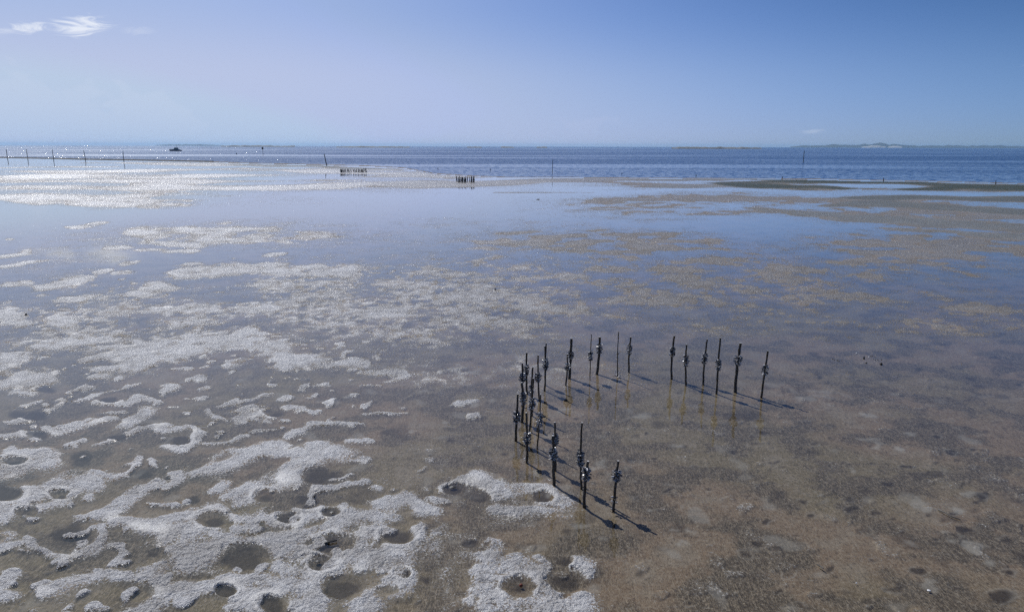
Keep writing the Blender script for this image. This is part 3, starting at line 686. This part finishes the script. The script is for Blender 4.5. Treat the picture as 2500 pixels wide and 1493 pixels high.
# low dark bank under the tall posts
b = MB(); prof = [(-600, 380.5), (0, 384.5), (67, 385.8), (130, 387), (209, 389), (320, 390.5), (420, 392.4), (520, 394.5)]
pv = [at(u, v) for u, v in prof]
for p in pv:
    b.v += [(p.x, p.y-1.2, -.1), (p.x, p.y-.4, .36), (p.x, p.y+.5, .34), (p.x, p.y+1.3, -.1)]
for i in range(len(pv)-1):
    for j in range(3): b.f.append((i*4+j, (i+1)*4+j, (i+1)*4+j+1, i*4+j+1))
b.f += [(0, 1, 2, 3), tuple(4*(len(pv)-1)+k for k in (3, 2, 1, 0))]
tag(obj('mud_bank', b.mesh('mud_bank'), simple_mat('dark_bank', (.03, .028, .022), (.06, .055, .045), .6, .9)), 'long low dark bank under the tall posts', kind='structure')
# lease stakes near the horizon
bs = MB(); bs.tube([(0, 0, -.5), (0, 0, .6), (.05, 0, 1.6)], [.32, .30, .26], 6, .08); lease_me = bs.mesh('lease_stake'); lease_me.materials.append(M_pile)
for r_, (ua, ub, nn) in enumerate(((496, 561, 24), (569, 624, 22))):
    for i in range(nn):
        u = ua + (ub-ua)*i/(nn-1)
        o = obj('lease_stake', lease_me, None, None, at(u, 359.9 + .25*(i % 2)))
        o.rotation_euler = (rnd.uniform(-.1, .1), rnd.uniform(-.15, .15), rnd.random()*3)
        tag(o, ('tiny stake in the left one of two dotted rows near the horizon', 'tiny stake in the right one of two dotted rows near the horizon')[r_], 'stake', ('left dotted row of lease stakes', 'right dotted row of lease stakes')[r_])

# ------------------------------------------------------------------ channel marker with a board
B = at(642.2, 376.5); T = at_depth(641.2, 359.3, B.y); sc_ = B.length/F0
root = tag(empty('channel_marker', B), 'dark square board on a thin pole standing in the sea', 'marker')
hgt = T.z
b = MB(); b.tube([(0, 0, -.6), (.02, 0, hgt*.5), (-.05, 0, hgt)], [.75*sc_*.6, .6*sc_*.6, .5*sc_*.6], 8); obj('pole', b.mesh('pole'), M_pile, root)
b = MB(); b.box((-.03, -.25, hgt-2.6*sc_), (4.0*sc_, .12, 4.9*sc_)); obj('board', b.mesh('board'), M_pile, root)
b = MB(); b.box((-.03, -.13, hgt-1.6*sc_), (3.6*sc_, .1, .25)); b.box((-.03, -.13, hgt-3.8*sc_), (3.6*sc_, .1, .25)); obj('batten', b.mesh('batten'), M_wood, root)

# ------------------------------------------------------------------ motor boat
M_hull = simple_mat('dark_hull_paint', (.016, .028, .055), (.03, .045, .075), .5, .35)
M_cabin = simple_mat('cabin_paint', (.03, .055, .10), (.05, .08, .13), .5, .4)
M_glass = simple_mat('dark_window', (.01, .012, .018), (.02, .022, .03), 1, .12)
M_rail = simple_mat('rail_metal', (.12, .13, .16), (.2, .21, .24), 2, .35)
def motor_boat(base):
    B = at(*base, z=SEA_Z); s = B.length/F0          # metres per photo pixel there
    Lb = 25.2*s
    root = tag(empty('motor_boat', B), 'dark cabin cruiser with flybridge, anchored before the glittering horizon', 'boat')
    root.rotation_euler = (0, 0, R(6))
    b = MB(); st = []
    n = 13
    for i in range(n):
        t = i/(n-1); x = -Lb/2 + Lb*t                  # bow on the left
        beam = 2.2*math.sin(min(1, (t*1.25+.03))*math.pi/2)**.6*(1-.12*max(0, t-.7)/.3)
        beam = .06 if i == 0 else beam
        sheer = 2.35 - .95*sstep(0, 1, np.array(t)).item()
        st.append([(x - (.55*(1-t)**6), -beam, sheer), (x, -beam*.92, .75), (x + .6*(1-t)**4, -beam*.7, -.2), (x + .9*(1-t)**4, 0, -.6),
                   (x + .6*(1-t)**4, beam*.7, -.2), (x, beam*.92, .75), (x - (.55*(1-t)**6), beam, sheer)])
    for r_ in st: b.v += r_
    for i in range(n-1):
        for j in range(6): b.f.append((i*7+j, (i+1)*7+j, (i+1)*7+j+1, i*7+j+1))
        b.f.append((i*7+6, (i+1)*7+6, (i+1)*7, i*7))
    b.f.append(tuple((n-1)*7+k for k in range(7))); b.f.append(tuple(6-k for k in range(7)))
    hull = obj('hull', b.mesh('hull'), M_hull, root)
    b = MB(); b.box((.2, -2.08, 1.28), (Lb*.8, .08, .12)); b.box((.2, 2.08, 1.28), (Lb*.8, .08, .12)); obj('rub_rail', b.mesh('rub_rail'), M_rail, hull)
    def house(name, x0, x1, z0, z1, hw, rake0, rake1, mat, par):
        bb = MB()
        v = []
        for y, k in ((-hw, 1), (hw, 1)):
            v += [(x0, y, z0), (x1, y, z0), (x1-rake1, y*.92, z1), (x0+rake0, y*.92, z1)]
        bb.add(v, [(0, 1, 2, 3), (7, 6, 5, 4), (0, 4, 5, 1), (1, 5, 6, 2), (2, 6, 7, 3), (3, 7, 4, 0)])
        return obj(name, bb.mesh(name), mat, par)
    house('foredeck_trunk', -4.6, -1.2, 1.8, 2.75, 1.25, 1.4, 0, M_cabin, root)
    cab = house('cabin', -2.4, 3.9, 1.5, 4.0, 1.75, 1.5, .3, M_cabin, root)
    for x in (-.9, .6, 2.1):
        for y in (-1.76, 1.76):
            bb = MB(); bb.box((x+.2, y*.975, 3.2), (1.15, .1, .75)); obj('window', bb.mesh('window'), M_glass, cab)
    bb = MB(); bb.box((-1.62, 0, 3.2), (.12, 2.7, .8), Matrix.Rotation(R(31), 3, 'Y')); obj('windscreen', bb.mesh('windscreen'), M_glass, cab)
    house('flybridge', -1.5, 3.4, 4.0, 4.75, 1.55, .7, .4, M_hull, root)
    top_ = MB(); top_.box((1.0, 0, 5.75), (3.6, 2.7, .12)); obj('canopy', top_.mesh('canopy'), M_cabin, root)
    for x in (-.5, 2.5):
        for y in (-1.15, 1.15):
            bb = MB(); bb.tube([(x, y, 4.7), (x, y, 5.72)], .06, 6); obj('canopy_post', bb.mesh('canopy_post'), M_rail, root)
    bb = MB(); bb.tube([(1.8, 0, 5.8), (2.0, 0, 7.1)], [.14, .08], 6); bb.box((1.9, 0, 6.45), (.5, 1.2, .3)); obj('mast', bb.mesh('mast'), M_hull, root)
    bb = MB(); bb.tube([(1.6, .5, 5.8), (1.9, .5, 8.6)], .03, 5); obj('antenna', bb.mesh('antenna'), M_rail, root)
    bb = MB()
    for y in (-1, 1):
        pr = [(-Lb/2-.3, y*.15, 3.15), (-Lb/2+1.5, y*1.25, 3.1), (-Lb/2+4.0, y*1.85, 2.95)]
        bb.tube(pr, .05, 5)
        for p_ in pr: bb.tube([p_, (p_[0]+.1, p_[1], p_[2]-.95)], .04, 5)
    obj('bow_rail', bb.mesh('bow_rail'), M_rail, root)
    house('cockpit_coaming', 4.0, 6.9, 1.3, 2.2, 1.7, .1, 1.3, M_hull, root)
    return root
motor_boat((429, 368.8))
def far_hull(base, L, hgt, label, mast=0):
    B = at(*base, z=SEA_Z); root = tag(empty('far_boat', B), label, 'boat')
    b = MB(); n = 9
    for i in range(n):
        t = i/(n-1); w_ = .12*L*math.sin(math.pi*min(1, t*.8+.1))
        b.v += [(-L/2+L*t, -w_, hgt*.45), (-L/2+L*t*.96+.02*L, 0, -.4), (-L/2+L*t, w_, hgt*.45)]
    for i in range(n-1):
        for j in range(2): b.f.append((i*3+j, (i+1)*3+j, (i+1)*3+j+1, i*3+j+1))
        b.f.append((i*3+2, (i+1)*3+2, (i+1)*3, i*3))
    b.f += [(0, 1, 2), (3*n-1, 3*n-2, 3*n-3)]
    obj('hull', b.mesh('hull'), M_hull, root)
    b = MB(); b.box((0, 0, hgt*.72), (L*.4, L*.14, hgt*.56)); obj('cabin', b.mesh('cabin'), M_cabin, root)
    if mast:
        b = MB(); b.tube([(L*.05, 0, hgt*.9), (L*.05, 0, mast)], .12, 5); obj('mast', b.mesh('mast'), M_pile, root)
far_hull((1714, 360.2), 9, 2.6, 'tiny dark boat on the sandbar line right of centre')
far_hull((1778, 360.4), 4.5, 1.6, 'tiny dark boat with a thin mast on the horizon', 7)
far_hull((608, 356.9), 12, 2.4, 'tiny dark hull on the horizon above the right stake row')

# ------------------------------------------------------------------ small things lying on the flat
M_rock = simple_mat('dark_shell_rubble', (.012, .012, .012), (.05, .047, .042), 30, .5)
M_white = simple_mat('bleached_shell', (.75, .75, .74), (.85, .85, .84), 30, .4)
def clod(name, u, v, wpx, hpx, label, cat, mat, group=None, n=9):
    B = at(u, v); s = (B - Vector((0, 0, CAM_H))).length/F0
    b = MB(); rw, rh = wpx*s/2, hpx*s
    vs_ = [(0, 0, rh)]; fs_ = []
    for j, (zz, k) in enumerate(((.8, .5), (.4, .9), (-.3, 1.0))):
        for i in range(n):
            a = i*2*math.pi/n; q = k*rnd.uniform(.7, 1.2)
            vs_.append((math.cos(a)*rw*q, math.sin(a)*rw*q*.8, rh*zz*rnd.uniform(.8, 1.1)))
    fs_ += [(0, 1+i, 1+(i+1) % n) for i in range(n)]
    for j in range(2): fs_ += [(1+j*n+i, 1+(j+1)*n+i, 1+(j+1)*n+(i+1) % n, 1+j*n+(i+1) % n) for i in range(n)]
    b.add(vs_, fs_)
    o = obj(name, b.mesh(name), mat, None, B)
    return tag(o, label, cat, group)
clod('rubble_lump', 1209.5, 708, 4, 5, 'small black lump alone on the flat above the poles', 'lump', M_rock)
clod('rubble_lump', 64, 769, 5, 4, 'small black lump among the pale patches at left edge', 'lump', M_rock)
clod('rubble_lump', 52, 772, 4, 2, 'smaller black lump just left of the left-edge lump', 'lump', M_rock)
clod('rubble_lump', 2109, 874, 4.5, 5, 'upright dark lump left of the scattered rubble', 'lump', M_rock, 'rubble right of the poles')
clod('rubble_lump', 2114.5, 885.5, 5, 2, 'flat dark lump below the upright one', 'lump', M_rock, 'rubble right of the poles')
clod('rubble_lump', 2151.5, 888.5, 7, 3.5, 'rightmost dark lump of the scattered rubble', 'lump', M_rock, 'rubble right of the poles')
clod('white_shell', 2091, 862.5, 4, 2.5, 'single bright white shell right of the poles', 'shell', M_white)
clod('white_shell', 2121, 870.8, 2.6, 1.6, 'dull whitish shell among the dark rubble', 'shell', M_white)
for i, (u, v) in enumerate(((2130, 869), (2136, 871), (2133, 876), (2137.5, 878), (2143, 878.5), (2152, 878), (2126, 869.5), (2033, 876), (2037, 879), (2046, 880.5), (2050, 881.5), (2055, 880), (2044, 879))):
    clod('rubble_crumb', u, v, rnd.uniform(1.8, 3), rnd.uniform(1, 2), 'tiny dark crumb of rubble right of the poles' if i < 7 else 'tiny dark crumb in the left patch of rubble', 'crumb', M_rock, 'crumbs of rubble' if i < 7 else 'crumbs of the left patch', 6)
for u, v, lab in ((895, 806, 'dark twig on the big pale bank, left of two'), (906, 811, 'dark twig on the big pale bank, right of two'), (445, 786, 'dark flat scrap on the pale patch at left'), (1314, 487, 'dark scrap on the blue shallows at centre')):
    clod('drift_scrap', u, v, 8, 1.6, lab, 'driftwood', M_rock)

M_red = simple_mat('rusty_clay', (.16, .035, .02), (.24, .06, .035), 20, .7)
clod('mud_clod', 1272, 1428, 9, 5, 'reddish clod in the pit at bottom centre', 'clod', M_red)
for u, v, w_, lab in ((776, 1369, 13, 'flat dark clod in the ringed pit at bottom left, left one'), (799, 1374, 14, 'dark forked clod in the ringed pit at bottom left, right one'), (706, 1262, 9, 'dark crumbs in the upper ringed pit at left'),
                      (812, 1250, 12, 'dark clod filling the small ringed pit right of the upper one'), (1106, 1188, 16, 'dark clod in the bright-rimmed pit left of the poles')):
    clod('mud_clod', u, v, w_, 2.2, lab, 'clod', M_rock, 'dark clods lying in pits', 11)
def stick(pts, r, label):
    P = [at(u, v) for u, v in pts]; b = MB()
    b.tube([p - P[0] + Vector((0, 0, .012 + rnd.uniform(0, .02))) for p in P], [r, r*1.1, r*.9, r*.6][:len(P)], 7, .15, rnd=rnd)
    tag(obj('driftwood_stick', b.mesh('driftwood_stick'), M_rock, None, P[0]), label, 'stick')
stick([(2289, 1244), (2306, 1252), (2322, 1261), (2345, 1269)], .012, 'thin dark stick lying on the weed at lower right')
stick([(1995, 1379), (2003, 1384), (2010, 1390)], .012, 'short dark stick on brown weed at lower right')
stick([(792, 1326), (806, 1324), (823, 1321)], .02, 'dark slit in the pool at bottom left')  # slit in the pool, built as a dark tube
for u, v, w_, lab in ((2268, 1440, 7, 'pale shell on the whitish spot at bottom right'), (2091, 1422, 4, 'tiny white shell on brown weed at bottom right'), (1420, 1170, 5, 'white shell behind the nearest stout pole'), (1281, 1119, 4, 'white shell left of the nearest left-arm pole')):
    clod('white_shell', u, v, w_, 1.5, lab, 'shell', M_white)

# ------------------------------------------------------------------ sea haze
hz_mat, hn = new_mat('sea_haze')
hn.n('ShaderNodeOutputMaterial', {'Volume': hn.n('ShaderNodeVolumePrincipled', {'Color': (0.42, 0.69, 1.0), 'Density': 0.00007, 'Anisotropy': 0.2})})
b = MB(); b.box((0, 4000, 20.5), (28000, 22000, 43)); o = obj('haze', b.mesh('haze'), hz_mat)
tag(o, 'thin sea haze over the bay', kind='stuff')
